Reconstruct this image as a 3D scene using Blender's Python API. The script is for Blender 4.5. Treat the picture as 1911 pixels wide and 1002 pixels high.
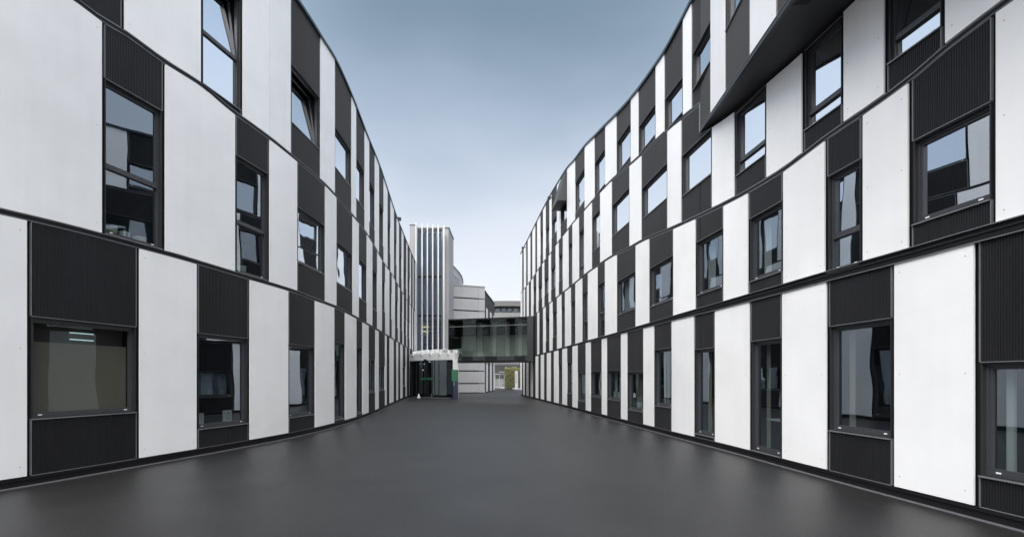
import bpy, math, random
from math import radians, sin, cos, pi, hypot
random.seed(7)
for o in list(bpy.data.objects): bpy.data.objects.remove(o, do_unlink=True)
SC = bpy.context.scene
COL = SC.collection

# ------------------------------------------------------------------ camera
F = 1000.0; PX, PY = 955.5, 706.0; CAMH = 1.77
cam = bpy.data.cameras.new('camera'); co = bpy.data.objects.new('camera', cam); COL.objects.link(co)
co.location = (0, 0, CAMH); co.rotation_euler = (radians(90), 0, 0)
cam.sensor_width = 36; cam.lens = 36*F/1911; cam.shift_y = (706-501)/1911
cam.clip_start = .05; cam.clip_end = 3000
SC.camera = co

# ------------------------------------------------------------------ world, sun, exposure
EXPO = 2.66
w = bpy.data.worlds.new('World'); SC.world = w; w.use_nodes = True
nt = w.node_tree; nt.nodes.clear()
N = nt.nodes.new; LK = nt.links.new
out = N('ShaderNodeOutputWorld'); bg = N('ShaderNodeBackground')
sky = N('ShaderNodeTexSky'); sky.sky_type = 'NISHITA'; sky.sun_disc = False
sky.sun_elevation = radians(62); sky.sun_rotation = radians(180+20); sky.air_density = 1.0; sky.dust_density = 2.0
tc = N('ShaderNodeTexCoord'); sp = N('ShaderNodeSeparateXYZ'); LK(tc.outputs['Generated'], sp.inputs[0])
mp = N('ShaderNodeMapping'); mp.inputs['Scale'].default_value = (1.0, 1.0, 2.6); LK(tc.outputs['Generated'], mp.inputs[0])
ns = N('ShaderNodeTexNoise'); ns.inputs['Scale'].default_value = 1.7; ns.inputs['Detail'].default_value = 4
ns.inputs['Roughness'].default_value = .45; LK(mp.outputs[0], ns.inputs['Vector'])
ma = N('ShaderNodeMath'); ma.operation = 'MULTIPLY_ADD'; ma.inputs[1].default_value = .24; ma.inputs[2].default_value = -.12
LK(ns.outputs['Fac'], ma.inputs[0])
ad = N('ShaderNodeMath'); ad.operation = 'ADD'; LK(sp.outputs['Z'], ad.inputs[0]); LK(ma.outputs[0], ad.inputs[1])
rp = N('ShaderNodeValToRGB'); LK(ad.outputs[0], rp.inputs[0])
cr = rp.color_ramp; cr.interpolation = 'B_SPLINE'
stops = [(0.0, (.88, .89, .94)), (.17, (.88, .90, .95)), (.29, (.79, .825, .89)), (.39, (.52, .60, .71)), (.48, (.30, .385, .49)),
         (.545, (.19, .265, .33)), (.66, (.19, .28, .37)), (1.0, (.19, .28, .38))]
cr.elements[0].position = 0; cr.elements[1].position = 1
for p, c in stops[1:-1]: cr.elements.new(p)
for e, (p, c) in zip(cr.elements, stops): e.position = p; e.color = (*c, 1)
bg2 = N('ShaderNodeBackground'); # thinner, brighter cloud towards both sides of the street
xx = N('ShaderNodeMath'); xx.operation = 'ABSOLUTE'; LK(sp.outputs['X'], xx.inputs[0])
xr = N('ShaderNodeMapRange'); xr.interpolation_type = 'SMOOTHSTEP'; xr.inputs['From Min'].default_value = .16; xr.inputs['From Max'].default_value = .62; LK(xx.outputs[0], xr.inputs['Value'])
rp2 = N('ShaderNodeValToRGB'); LK(ad.outputs[0], rp2.inputs[0]); c2 = rp2.color_ramp; c2.interpolation = 'B_SPLINE'
st2 = [(0.0, (.92, .94, .98)), (.27, (.90, .94, 1.0)), (.5, (.66, .79, .98)), (.8, (.50, .62, .80)), (1.0, (.38, .48, .62))]
for p, c in st2[1:-1]: c2.elements.new(p)
for e, (p, c) in zip(c2.elements, st2): e.position = p; e.color = (*c, 1)
cm = N('ShaderNodeMix'); cm.data_type = 'RGBA'; LK(xr.outputs[0], cm.inputs[0]); LK(rp.outputs[0], cm.inputs[6]); LK(rp2.outputs[0], cm.inputs[7])
LK(cm.outputs[2], bg2.inputs[0]); bg2.inputs[1].default_value = 1.06/2**EXPO
LK(sky.outputs[0], bg.inputs[0]); bg.inputs[1].default_value = .05
mx = N('ShaderNodeMixShader'); mx.inputs[0].default_value = .93
LK(bg.outputs[0], mx.inputs[1]); LK(bg2.outputs[0], mx.inputs[2]); LK(mx.outputs[0], out.inputs[0])
sl = bpy.data.lights.new('sun', 'SUN'); sl.energy = 1.5; sl.angle = radians(80); sl.color = (1, .965, .915)
so = bpy.data.objects.new('sun', sl); COL.objects.link(so)
so.rotation_euler = (radians(90-62), 0, radians(-20))          # from behind the camera, high
so.location = (0, -20, 40)
vs = SC.view_settings; vs.view_transform = 'Standard'; vs.look = 'None'; vs.gamma = 1; vs.use_curve_mapping = False; vs.exposure = EXPO
SC.render.engine = 'CYCLES'
SC.cycles.max_bounces = 8; SC.cycles.diffuse_bounces = 4; SC.cycles.glossy_bounces = 4; SC.cycles.transparent_max_bounces = 10

# ------------------------------------------------------------------ materials
MATS = {}
def mat(name, col, rough=.5, metal=0, spec=.5, noise=None, emit=None, bump=None):
    m = bpy.data.materials.new(name); m.use_nodes = True; t = m.node_tree; b = t.nodes['Principled BSDF']
    b.inputs['Base Color'].default_value = (*col, 1); b.inputs['Roughness'].default_value = rough
    b.inputs['Metallic'].default_value = metal; b.inputs['Specular IOR Level'].default_value = spec
    if emit: b.inputs['Emission Color'].default_value = (*emit[0], 1); b.inputs['Emission Strength'].default_value = emit[1]
    if noise:                                    # list of (scale vector, amount)
        c = t.nodes.new('ShaderNodeTexCoord'); prev = None
        for sc_, am in noise:
            mpn = t.nodes.new('ShaderNodeMapping'); mpn.inputs['Scale'].default_value = sc_
            t.links.new(c.outputs['Object'], mpn.inputs[0])
            n = t.nodes.new('ShaderNodeTexNoise'); n.inputs['Scale'].default_value = 1; n.inputs['Detail'].default_value = 5
            t.links.new(mpn.outputs[0], n.inputs['Vector'])
            mr = t.nodes.new('ShaderNodeMapRange'); mr.inputs['From Min'].default_value = .3; mr.inputs['From Max'].default_value = .7
            mr.inputs['To Min'].default_value = 1-am; mr.inputs['To Max'].default_value = 1+am*.5
            t.links.new(n.outputs['Fac'], mr.inputs['Value'])
            if prev is None: prev = mr.outputs[0]
            else:
                mu = t.nodes.new('ShaderNodeMath'); mu.operation = 'MULTIPLY'; t.links.new(prev, mu.inputs[0]); t.links.new(mr.outputs[0], mu.inputs[1]); prev = mu.outputs[0]
        vm = t.nodes.new('ShaderNodeVectorMath'); vm.operation = 'SCALE'; vm.inputs[0].default_value = col
        t.links.new(prev, vm.inputs['Scale']); t.links.new(vm.outputs[0], b.inputs['Base Color'])
    if bump:
        c = t.nodes.new('ShaderNodeTexCoord'); n = t.nodes.new('ShaderNodeTexNoise'); n.inputs['Scale'].default_value = bump[0]
        n.inputs['Detail'].default_value = bump[2] if len(bump) > 2 else 4
        t.links.new(c.outputs['Object'], n.inputs['Vector'])
        bp = t.nodes.new('ShaderNodeBump'); bp.inputs['Strength'].default_value = 1; bp.inputs['Distance'].default_value = bump[1]
        t.links.new(n.outputs['Fac'], bp.inputs['Height']); t.links.new(bp.outputs[0], b.inputs['Normal'])
    MATS[name] = m; return m
def glass(name, refl, tint, fac0, boost, wave=.0045):
    """mirror coat that grows towards grazing over a tinted see-through pane"""
    m = bpy.data.materials.new(name); m.use_nodes = True; t = m.node_tree; t.nodes.clear()
    o = t.nodes.new('ShaderNodeOutputMaterial'); g = t.nodes.new('ShaderNodeBsdfGlossy'); g.inputs['Roughness'].default_value = .0
    g.inputs['Color'].default_value = (*refl, 1)
    tr = t.nodes.new('ShaderNodeBsdfTransparent'); tr.inputs['Color'].default_value = (*tint, 1)
    lw = t.nodes.new('ShaderNodeLayerWeight'); lw.inputs['Blend'].default_value = .5
    mr = t.nodes.new('ShaderNodeMapRange'); mr.inputs['To Min'].default_value = fac0; mr.inputs['To Max'].default_value = boost
    t.links.new(lw.outputs['Facing'], mr.inputs['Value'])
    c = t.nodes.new('ShaderNodeTexCoord'); n = t.nodes.new('ShaderNodeTexNoise'); n.inputs['Scale'].default_value = .9; n.inputs['Detail'].default_value = 1
    t.links.new(c.outputs['Object'], n.inputs['Vector'])
    bp = t.nodes.new('ShaderNodeBump'); bp.inputs['Distance'].default_value = wave; t.links.new(n.outputs['Fac'], bp.inputs['Height'])
    t.links.new(bp.outputs[0], g.inputs['Normal'])
    mi = t.nodes.new('ShaderNodeMixShader'); t.links.new(mr.outputs[0], mi.inputs[0]); t.links.new(tr.outputs[0], mi.inputs[1]); t.links.new(g.outputs[0], mi.inputs[2])
    t.links.new(mi.outputs[0], o.inputs[0]); MATS[name] = m; return m
WHITE = mat('white_cladding', (.82, .822, .828), .38, 0, .45, noise=[((.35, .35, .5), .06), ((3.5, 3.5, .3), .022), ((1.2, 1.2, 1.6), .035)], bump=(.8, .006, 1))
WHITE2 = mat('white_cladding_cool', (.79, .795, .805), .40, 0, .45, noise=[((.35, .35, .5), .06), ((4, 4, .3), .028), ((1.4, 1.4, 1.4), .035)], bump=(.8, .006, 1))
RIB = mat('ribbed_charcoal', (.0125, .0132, .0155), .5, 0, .35, noise=[((1.2, 1.2, .4), .25), ((25, 25, 1.2), .15)])
BLACK = mat('black_backing', (.006, .006, .007), .6, 0, .3)
FRAME = mat('frame_anthracite', (.042, .044, .050), .40, 0, .5, noise=[((2, 2, 2), .12)])
REVEAL = mat('reveal_anthracite', (.022, .0235, .027), .5, 0, .35, noise=[((2, 2, 2), .15)])
TRIM = mat('trim_grey', (.20, .205, .22), .35, .3, .5, noise=[((4, 4, 4), .15)])
LEDGE = mat('ledge_grey', (.03, .032, .036), .4, .2, .5, noise=[((2, 2, 2), .2)])
COPE = mat('coping', (.03, .045, .055), .4, .3, .5)
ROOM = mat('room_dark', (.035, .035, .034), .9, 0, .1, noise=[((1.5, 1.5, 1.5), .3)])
CURT = mat('curtain', (.55, .57, .56), .9, 0, .1, noise=[((5, 5, .5), .15)])
BEIGE = mat('curtain_beige', (.30, .28, .24), .9, 0, .1, noise=[((5, 5, .5), .15)])
BLIND = mat('blind_taupe', (.15, .14, .12), .9, 0, .1, noise=[((60, 60, 60), .12)])
SCREW = mat('screw_steel', (.45, .45, .45), .5, .2, .5)
GUP = glass('glass_coated', (.92, .96, 1.0), (.35, .38, .40), .72, .97)
GLO = glass('glass_clear', (.80, .90, 1.0), (.60, .66, .68), .12, .62)
GUM = glass('glass_coated_soft', (.90, .95, 1.0), (.45, .5, .53), .55, .9, .002)
GBL = glass('glass_matt_reflection', (.8, .9, 1.0), (.72, .74, .72), .02, .12)
GMI = glass('glass_mid', (.82, .91, 1.0), (.5, .56, .6), .42, .9)

# ------------------------------------------------------------------ mesh helpers
class MB:
    def __init__(s): s.v = []; s.f = []; s.m = []
    def add(s, v, f, m=0):
        b = len(s.v); s.v += v; s.f += [tuple(b+i for i in q) for q in f]; s.m += [m]*len(f)
    def box8(s, p, m=0):
        s.add(p, [(0,3,2,1),(4,5,6,7),(0,1,5,4),(1,2,6,5),(2,3,7,6),(3,0,4,7)], m)
    def box(s, x0, x1, y0, y1, z0, z1, m=0):
        s.box8([(x0,y0,z0),(x1,y0,z0),(x1,y1,z0),(x0,y1,z0),(x0,y0,z1),(x1,y0,z1),(x1,y1,z1),(x0,y1,z1)], m)
    def lbox(s, fr, u0, u1, z0, z1, d0, d1, m=0):
        """box in a wall frame fr = (ox, oy, ux, uy, nx, ny)"""
        P = lambda u, d, z: (fr[0]+fr[2]*u+fr[4]*d, fr[1]+fr[3]*u+fr[5]*d, z)
        s.box8([P(u0,d0,z0),P(u1,d0,z0),P(u1,d1,z0),P(u0,d1,z0),P(u0,d0,z1),P(u1,d0,z1),P(u1,d1,z1),P(u0,d1,z1)], m)
    def slab(s, pts, zb, zt, d0, d1, m=0):
        """slab along sampled wall points [(x, y, nx, ny)], between heights zb / zt (lists) and offsets d0 < d1"""
        n = len(pts); v = []
        for (x, y, nx, ny), a, b in zip(pts, zb, zt):
            if b < a+.004: b = a+.004
            v += [(x+nx*d1, y+ny*d1, a), (x+nx*d1, y+ny*d1, b), (x+nx*d0, y+ny*d0, b), (x+nx*d0, y+ny*d0, a)]
        f = []
        for i in range(n-1):
            a, b = 4*i, 4*i+4
            for j in range(4): f.append((a+j, a+(j+1)%4, b+(j+1)%4, b+j))
        f += [(3, 2, 1, 0), (4*n-4, 4*n-3, 4*n-2, 4*n-1)]
        s.add(v, f, m)
    def cyl(s, c, r0, r1, z0, z1, n=14, m=0):
        v = [(c[0]+r0*cos(2*pi*i/n), c[1]+r0*sin(2*pi*i/n), z0) for i in range(n)] + [(c[0]+r1*cos(2*pi*i/n), c[1]+r1*sin(2*pi*i/n), z1) for i in range(n)]
        s.add(v, [(i, (i+1)%n, n+(i+1)%n, n+i) for i in range(n)] + [tuple(range(n))[::-1], tuple(range(n, 2*n))], m)
    def tube(s, a, b, r, n=8, m=0):
        from mathutils import Vector
        a = Vector(a); b = Vector(b); d = (b-a).normalized(); u = d.orthogonal().normalized(); w_ = d.cross(u)
        v = [tuple(p+(u*cos(2*pi*i/n)+w_*sin(2*pi*i/n))*r) for p in (a, b) for i in range(n)]
        s.add(v, [(i, (i+1)%n, n+(i+1)%n, n+i) for i in range(n)] + [tuple(range(n))[::-1], tuple(range(n, 2*n))], m)
    def build(s, name, mats, parent=None, **kw):
        me = bpy.data.meshes.new(name); me.from_pydata(s.v, [], s.f)
        if not isinstance(mats, (list, tuple)): mats = [mats]
        for x in mats: me.materials.append(x)
        me.polygons.foreach_set('material_index', s.m); me.validate(); me.update()
        import bmesh
        bm = bmesh.new(); bm.from_mesh(me); bmesh.ops.recalc_face_normals(bm, faces=bm.faces); bm.to_mesh(me); bm.free()
        if kw.pop('smooth', False):
            for p in me.polygons: p.use_smooth = True
        o = bpy.data.objects.new(name, me); COL.objects.link(o)
        if parent is not None:
            o.parent = parent
            q = parent; off = [0, 0, 0]
            while q is not None:
                off = [off[i]+q.location[i] for i in range(3)]; q = q.parent
            o.location = (-off[0], -off[1], -off[2])
        for k, v in kw.items(): o[k] = v
        return o
def thing(name, label, cat, loc=(0, 0, 0), group=None):
    o = bpy.data.objects.new(name, None); COL.objects.link(o); o.location = loc; o.empty_display_size = .3
    o['label'] = label; o['category'] = cat
    if group: o['group'] = group
    return o
def tag(o, label, cat, group=None):
    o['label'] = label; o['category'] = cat
    if group: o['group'] = group
    return o
def pchip(xs, ys):
    n = len(xs); h = [xs[i+1]-xs[i] for i in range(n-1)]; d = [(ys[i+1]-ys[i])/h[i] for i in range(n-1)]
    m = [0]*n
    for i in range(1, n-1):
        if d[i-1]*d[i] > 0:
            w1 = 2*h[i]+h[i-1]; w2 = h[i]+2*h[i-1]; m[i] = (w1+w2)/(w1/d[i-1]+w2/d[i])
    m[0] = d[0]; m[-1] = d[-1]
    def f(x):
        if x <= xs[0]: return ys[0]
        if x >= xs[-1]: return ys[-1]
        i = 0
        while x > xs[i+1]: i += 1
        t = (x-xs[i])/h[i]
        return (ys[i]*(1+2*t)*(1-t)**2 + m[i]*h[i]*t*(1-t)**2 + ys[i+1]*t*t*(3-2*t) + m[i+1]*h[i]*t*t*(t-1))
    return f
def spline(xs, ys):
    """natural cubic, for the plan curve of a facade"""
    n = len(xs); h = [xs[i+1]-xs[i] for i in range(n-1)]
    a = [0]*n; b = [1]*n; c = [0]*n; r = [0]*n
    for i in range(1, n-1):
        a[i] = h[i-1]; b[i] = 2*(h[i-1]+h[i]); c[i] = h[i]; r[i] = 6*((ys[i+1]-ys[i])/h[i]-(ys[i]-ys[i-1])/h[i-1])
    for i in range(1, n):
        w_ = a[i]/b[i-1]; b[i] -= w_*c[i-1]; r[i] -= w_*r[i-1]
    M = [0]*n; M[-1] = r[-1]/b[-1]
    for i in range(n-2, -1, -1): M[i] = (r[i]-c[i]*M[i+1])/b[i]
    M[0] = M[-1] = 0
    def f(x):
        x = min(max(x, xs[0]), xs[-1]); i = 0
        while i < n-2 and x > xs[i+1]: i += 1
        A = xs[i+1]-x; B = x-xs[i]
        return M[i]*A**3/(6*h[i])+M[i+1]*B**3/(6*h[i])+(ys[i]/h[i]-M[i]*h[i]/6)*A+(ys[i+1]/h[i]-M[i+1]*h[i]/6)*B
    return f

# ------------------------------------------------------------------ ground
ASPH = mat('asphalt', (.018, .018, .0185), .42, 0, .5, noise=[((.12, .12, .12), .35), ((.9, .9, .9), .3), ((28, 28, 28), .5), ((90, 90, 90), .6)], bump=(60, .006, 6))
g = MB()
xs = [-600, -60, -12, -6, 0, 6, 12, 60, 600]; ys = [-600, -60, -10, 0, 10, 20, 40, 80, 160, 1200]
g.add([(x, y, 0) for y in ys for x in xs], [(j*9+i, j*9+i+1, j*9+i+10, j*9+i+9) for j in range(9) for i in range(8)])
g.build('ground', ASPH, kind='structure')

# ------------------------------------------------------------------ curved facades
# Each facade is a plan curve measured along the street; stations are named by the survey bearing (px).
class Facade:
    def __init__(s, xp):
        s.px = [p for p, x in xp]; s.Df = spline([p for p, x in xp], [1000*x/(p-955.) for p, x in xp]) if False else None
        inv = spline(s.px, [(p-PX)/x for p, x in xp])       # = F / depth
        s.inv = inv
    def P(s, p):
        D = F/s.inv(p); return ((p-PX)*D/F, D)
    def pt(s, p):
        x0, y0 = s.P(p-.25); x1, y1 = s.P(p+.25); x, y = s.P(p); l = hypot(x1-x0, y1-y0) or 1
        return (x, y, (y1-y0)/l, -(x1-x0)/l)
    def z(s, p, y): return CAMH+(PY-y)*s.P(p)[1]/F
    def shift(s, p, m):
        x0, y0 = s.P(p-.25); x1, y1 = s.P(p+.25); return p+m*.5/max(hypot(x1-x0, y1-y0), 1e-6)
    def samples(s, a, b, step=.35):
        # equal arc spacing
        K = 60; ps = [a+(b-a)*i/K for i in range(K+1)]; q = [s.P(p) for p in ps]; L = [0]
        for i in range(K): L.append(L[-1]+hypot(q[i+1][0]-q[i][0], q[i+1][1]-q[i][1]))
        n = max(1, int(round(L[-1]/step))); res = []
        j = 0
        for k in range(n+1):
            t = L[-1]*k/n
            while j < K-1 and L[j+1] < t: j += 1
            res.append(ps[j]+(ps[j+1]-ps[j])*((t-L[j])/max(L[j+1]-L[j], 1e-9)))
        if a < 1307.4 and b > 1307.6: res = sorted([p for p in res if abs(p-1307.5) > .5]+[1307.45, 1307.55])
        return res, L[-1]
    def line(s, ctl):
        zc = pchip([p for p, y in ctl], [s.z(p, y) for p, y in ctl]); return zc

BASEZ = .12
class Building:
    def __init__(s, root, fac): s.root = root; s.fac = fac; s.screws = MB(); s.walls = []; s.cnt = 0
def white_panel(B, fac, a, b, zb, zt, seam=None, hb=.05):
    ps, L = fac.samples(a, b, .4)
    pts = [fac.pt(p) for p in ps]
    def one(ps):
        pts = [fac.pt(p) for p in ps]; m = MB(); m.slab(pts, [zb(p)+hb for p in ps], [zt(p)-hb for p in ps], 0, .028)
        B.cnt += 1
        m.build('white_panel', WHITE if random.random() < .6 else WHITE2, B.root)
    if seam:
        q = fac.shift(seam, -.004); r = fac.shift(seam, .004)
        one(fac.samples(a, q)[0]); one(fac.samples(r, b)[0])
    else: one(ps)
    if L > .45 and fac.P(a)[1] < 26:      # fixing screws, three heights near both edges
        for e in (fac.shift(a, .10), fac.shift(b, -.10)):
            x, y, nx, ny = fac.pt(e); z0, z1 = zb(e)+.22, zt(e)-.22
            for z in (z0, (z0+z1)/2, z1):
                c = [(x+nx*.028+ny*-.009*cos(k*pi/3)*-1, y+ny*.028+nx*.009*cos(k*pi/3)*-1, z+.009*sin(k*pi/3)) for k in range(6)]
                d = [(p[0]+nx*.005, p[1]+ny*.005, p[2]) for p in c]
                B.screws.add(c+d, [(0,1,2,3,4,5), (11,10,9,8,7,6)]+[(i, (i+1)%6, 6+(i+1)%6, 6+i) for i in range(6)])
def ribbed_panel(B, fac, a, b, zb, zt, hb0=.0, hb1=.0, name='ribbed_panel', horizontal=False):
    a2, b2 = a, b
    D = fac.P(a)[1]; pitch = .034 if D < 12 else (.045 if D < 18 else (.07 if D < 28 else .12))
    ps, L = fac.samples(a2, b2, pitch)
    if min(zt(p)-hb1-zb(p)-hb0 for p in (ps[0], ps[len(ps)//2], ps[-1])) < .03 and max(zt(p)-hb1-zb(p)-hb0 for p in (ps[0], ps[-1])) < .06: return
    m = MB(); v = []; K = []
    if horizontal:
        pts = [fac.pt(p) for p in (a2, b2)]; z = zb(a2); 
        while z < zt(a2)-.1:
            m.slab(pts, [z, z], [z+.06, z+.06], -.02, .02); z += .14
        m.build('louvre', RIB, B.root, kind='stuff'); return
    for i in range(len(ps)-1):
        p0, p1 = ps[i], ps[i+1]
        for t, d in ((0, 0), (.40, 0), (.52, .36*pitch), (.88, .36*pitch)): K.append((p0+(p1-p0)*t, d))
    K.append((ps[-1], 0))
    for p, d in K:
        x, y, nx, ny = fac.pt(p); z0, z1 = zb(p)+hb0, zt(p)-hb1; z1 = max(z1, z0+.003)
        v += [(x+nx*d, y+ny*d, z0), (x+nx*d, y+ny*d, z1)]
    m.add(v, [(2*i, 2*i+2, 2*i+3, 2*i+1) for i in range(len(K)-1)])
    # aluminium edge trims on all four sides
    tw = .012
    for e, f_ in ((fac.shift(a2, -tw), a2), (b2, fac.shift(b2, tw))):
        pts = [fac.pt(e), fac.pt(f_)]
        m.slab(pts, [zb(q)+hb0 for q in (e, f_)], [zt(q)-hb1 for q in (e, f_)], -.02, .018, 1)
    qs, _ = fac.samples(a2, b2, .5); pts = [fac.pt(p) for p in qs]
    if hb0: m.slab(pts, [zb(p)+hb0-.010 for p in qs], [zb(p)+hb0 for p in qs], -.02, .016, 1)
    if hb1: m.slab(pts, [zt(p)-hb1 for p in qs], [zt(p)-hb1+.010 for p in qs], -.02, .016, 1)
    me = m.build(name, [RIB, TRIM], B.root)
def curtain(parent, fr, u0, u1, z0, z1, mt, d=-.30):
    m = MB(); n = max(6, int((u1-u0)/.035)); v = []
    for i in range(n+1):
        u = u0+(u1-u0)*i/n; dd = d+.028*sin(i*1.35)+.01*sin(i*.6)
        for z in (z0, z1): v.append((fr[0]+fr[2]*u+fr[4]*dd, fr[1]+fr[3]*u+fr[5]*dd, z))
    m.add(v, [(2*i, 2*i+2, 2*i+3, 2*i+1) for i in range(n)]); m.build('curtain', mt, parent, smooth=True)
def window(B, fac, a, b, zb, zt, gl, tr=None, tilt=False, fill=None, far=False, lower_fixed=True):
    x0, y0 = fac.P(a); x1, y1 = fac.P(b); w_ = hypot(x1-x0, y1-y0); ux, uy = (x1-x0)/w_, (y1-y0)/w_
    fr = (x0, y0, ux, uy, uy, -ux)
    RD = .08
    m = MB()
    # reveal lining, outer frame
    t = .018
    m.lbox(fr, 0, t, zb, zt, -RD, .006, 1); m.lbox(fr, w_-t, w_, zb, zt, -RD, .006, 1)
    m.lbox(fr, t, w_-t, zt-t, zt, -RD, .006, 1); m.lbox(fr, t, w_-t, zb, zb+t, -RD, .006, 1)
    fw = min(.034, w_*.075)
    A0, A1, Z0, Z1 = t, w_-t, zb+t, zt-t
    m.lbox(fr, A0, A0+fw, Z0, Z1, -RD-.05, -RD+.03); m.lbox(fr, A1-fw, A1, Z0, Z1, -RD-.05, -RD+.03)
    m.lbox(fr, A0+fw, A1-fw, Z1-fw, Z1, -RD-.05, -RD+.03); m.lbox(fr, A0+fw, A1-fw, Z0, Z0+fw*1.25, -RD-.05, -RD+.03)
    openings = []
    G0, G1, H0, H1 = A0+fw, A1-fw, Z0+fw*1.25, Z1-fw
    if tr:
        m.lbox(fr, G0, G1, tr-.035, tr+.035, -RD-.05, -RD+.03); openings = [(tr+.035, H1, True), (H0, tr-.035, False)]
    else: openings = [(H0, H1, True)]
    # small white drainage caps on the bottom rail
    for u in (G0+.12, G1-.12):
        if w_ > .6 and not far: m.lbox(fr, u-.03, u+.03, Z0+.025, Z0+.043, -RD+.03, -RD+.036, 2)
    wn = m.build('window', [FRAME, REVEAL, WHITE], B.root)
    for (h0, h1, sash) in openings:
        sm = MB(); sw = min(.034, w_*.07) if sash else .012
        def tl(P):   # tilt inwards about the bottom edge
            if not (tilt and sash): return P
            k = .13*(P[2]-h0); return (P[0]-fr[4]*k, P[1]-fr[5]*k, P[2])
        for (u0, u1, z0, z1) in ((G0, G0+sw, h0, h1), (G1-sw, G1, h0, h1), (G0+sw, G1-sw, h1-sw, h1), (G0+sw, G1-sw, h0, h0+sw)):
            sm.lbox(fr, u0+.001, u1-.001, z0+.001, z1-.001, -RD-.03, -RD+.012 if sash else -RD-.005)
        sm.v = [tl(p) for p in sm.v]
        sm.build('sash', FRAME, wn)
        pm = MB(); pm.lbox(fr, G0+sw, G1-sw, h0+sw, h1-sw, -RD-.024, -RD-.018)
        # a pane is a thin closed box: keep only its outer face and inner face
        pm.v = [tl(p) for p in pm.v]; pm.f = [pm.f[4]]; pm.m = [0]
        pm.build('pane', gl, wn)
    if not far or w_ > .5:
        s_ = MB(); s_.lbox(fr, -.004, w_+.004, zb-.022, zb-.004, -.03, .04); s_.build('sill', TRIM, wn)
        s_ = MB(); s_.lbox(fr, 0, w_, zt+.002, zt+.012, -.03, .022); s_.build('head_trim', TRIM, wn)
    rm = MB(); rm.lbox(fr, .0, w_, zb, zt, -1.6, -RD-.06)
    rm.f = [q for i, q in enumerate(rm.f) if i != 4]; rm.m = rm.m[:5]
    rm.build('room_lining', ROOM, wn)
    for it in (fill or []):
        kind = it[0]
        if kind in ('c', 'b'): curtain(wn, fr, G0+(G1-G0)*it[1], G0+(G1-G0)*it[2], H0, H1, CURT if kind == 'c' else BEIGE)
        if kind == 'blind':
            s_ = MB(); s_.lbox(fr, G0+.02, G1-.02, H0, H0+(H1-H0)*it[1], -RD-.08, -RD-.07); s_.build('roller_blind', BLIND, wn)
            s_ = MB(); s_.lbox(fr, G0, G1, H0, H1, -RD-.20, -RD-.19); s_.build('blackout_blind', mat('blind_brown', (.055, .052, .045), .9), wn)
        if kind == 'tubes':
            s_ = MB()  # glowing bars that paint in the reflection of ceiling lights
            for k in (0, 1): s_.lbox(fr, G0+(G1-G0)*.40, G0+(G1-G0)*.64, H1-.15-.12*k, H1-.135-.12*k, -RD-.12, -RD-.10)
            s_.build('tube_reflection', mat('tube_glint', (.8, .9, .9), emit=((.6, .95, 1.0), .12)), wn)
        if kind == 'panel':   # pale board or screen standing behind the glass
            s_ = MB(); s_.lbox(fr, G0+(G1-G0)*it[1], G0+(G1-G0)*it[2], H0+(H1-H0)*it[3], H0+(H1-H0)*it[4], -.6, -.56); s_.build('inner_board', CURT, wn)
    wn['_fr'] = fr; return wn, fr, (G0, G1, H0, H1)
WINS = {}
def run_floor(B, fac, strips, zb, zt, gdef, hbw=.055, key='', fac_end=None):
    """strips: (a, b, kind, opts). zb / zt give the storey's lower / upper joint heights along the facade."""
    wall = MB()
    for st in strips:
        a, b, k = st[0], st[1], st[2]; o = st[3] if len(st) > 3 else {}
        ps, L = fac.samples(a, b, .5); pts = [fac.pt(p) for p in ps]
        if k == 'W':
            wall.slab(pts, [zb(p) for p in ps], [zt(p) for p in ps], -.30, -.03)
            white_panel(B, fac, a, b, zb, zt, o.get('seam'), hbw)
            continue
        D = fac.P((a+b)/2)[1]; mg = min(.075, L*.11); a2, b2 = fac.shift(a, mg), fac.shift(b, -mg)
        if k == 'L':
            wall.slab(pts, [zb(p) for p in ps], [zt(p) for p in ps], -.30, -.03)
            ribbed_panel(B, fac, a2, b2, lambda p: zb(p)+.06, lambda p: zt(p)-.06, horizontal=True); continue
        if 't' not in o:
            wall.slab(pts, [zb(p) for p in ps], [zt(p) for p in ps], -.30, -.03)
            ribbed_panel(B, fac, a2, b2, zb, zt, hbw, hbw); continue
        tref, ty = o['t']; z1 = min(fac.z(tref, ty), zt((a+b)/2)+.0) if ty is not None else zt((a+b)/2)-.08
        z1 = min(z1, min(zt(a2), zt(b2))-.06)
        if o.get('b'): z0 = fac.z(*o['b'])
        else: z0 = max(zb(a2), zb(b2))+.07
        tr = fac.z(*o['tr']) if o.get('tr') else None
        full = not o.get('b')
        if z1-z0 < .4: z1 = z0+.4
        wn = window(B, fac, a2, b2, z0, z1, o.get('g', gdef), tr, o.get('tilt', False), o.get('fill'), far=D > 24)
        if o.get('id'): WINS[o['id']] = wn
        # backing above, below and beside
        wall.slab(pts, [z1+.0 for p in ps], [max(zt(p), z1+.004) for p in ps], -.30, -.03)
        wall.slab(pts, [min(zb(p), z0-.004) for p in ps], [z0 for p in ps], -.30, -.03)
        for e0, e1 in ((a, a2), (b2, b)):
            wall.slab([fac.pt(e0), fac.pt(e1)], [z0, z0], [z1, z1], -.30, -.03)
        if zt((a+b)/2)-z1 > .12 or max(zt(a2), zt(b2))-z1 > .2: ribbed_panel(B, fac, a2, b2, lambda p: z1+.016, zt, 0, hbw)
        if z0-zb((a+b)/2) > .12 or z0-min(zb(a2), zb(b2)) > .2: ribbed_panel(B, fac, a2, b2, lambda p: min(zb(p), z0-.08), lambda p: z0-.024, hbw, 0)
    B.walls.append(wall); wall.build('wall', BLACK, B.root)
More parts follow.
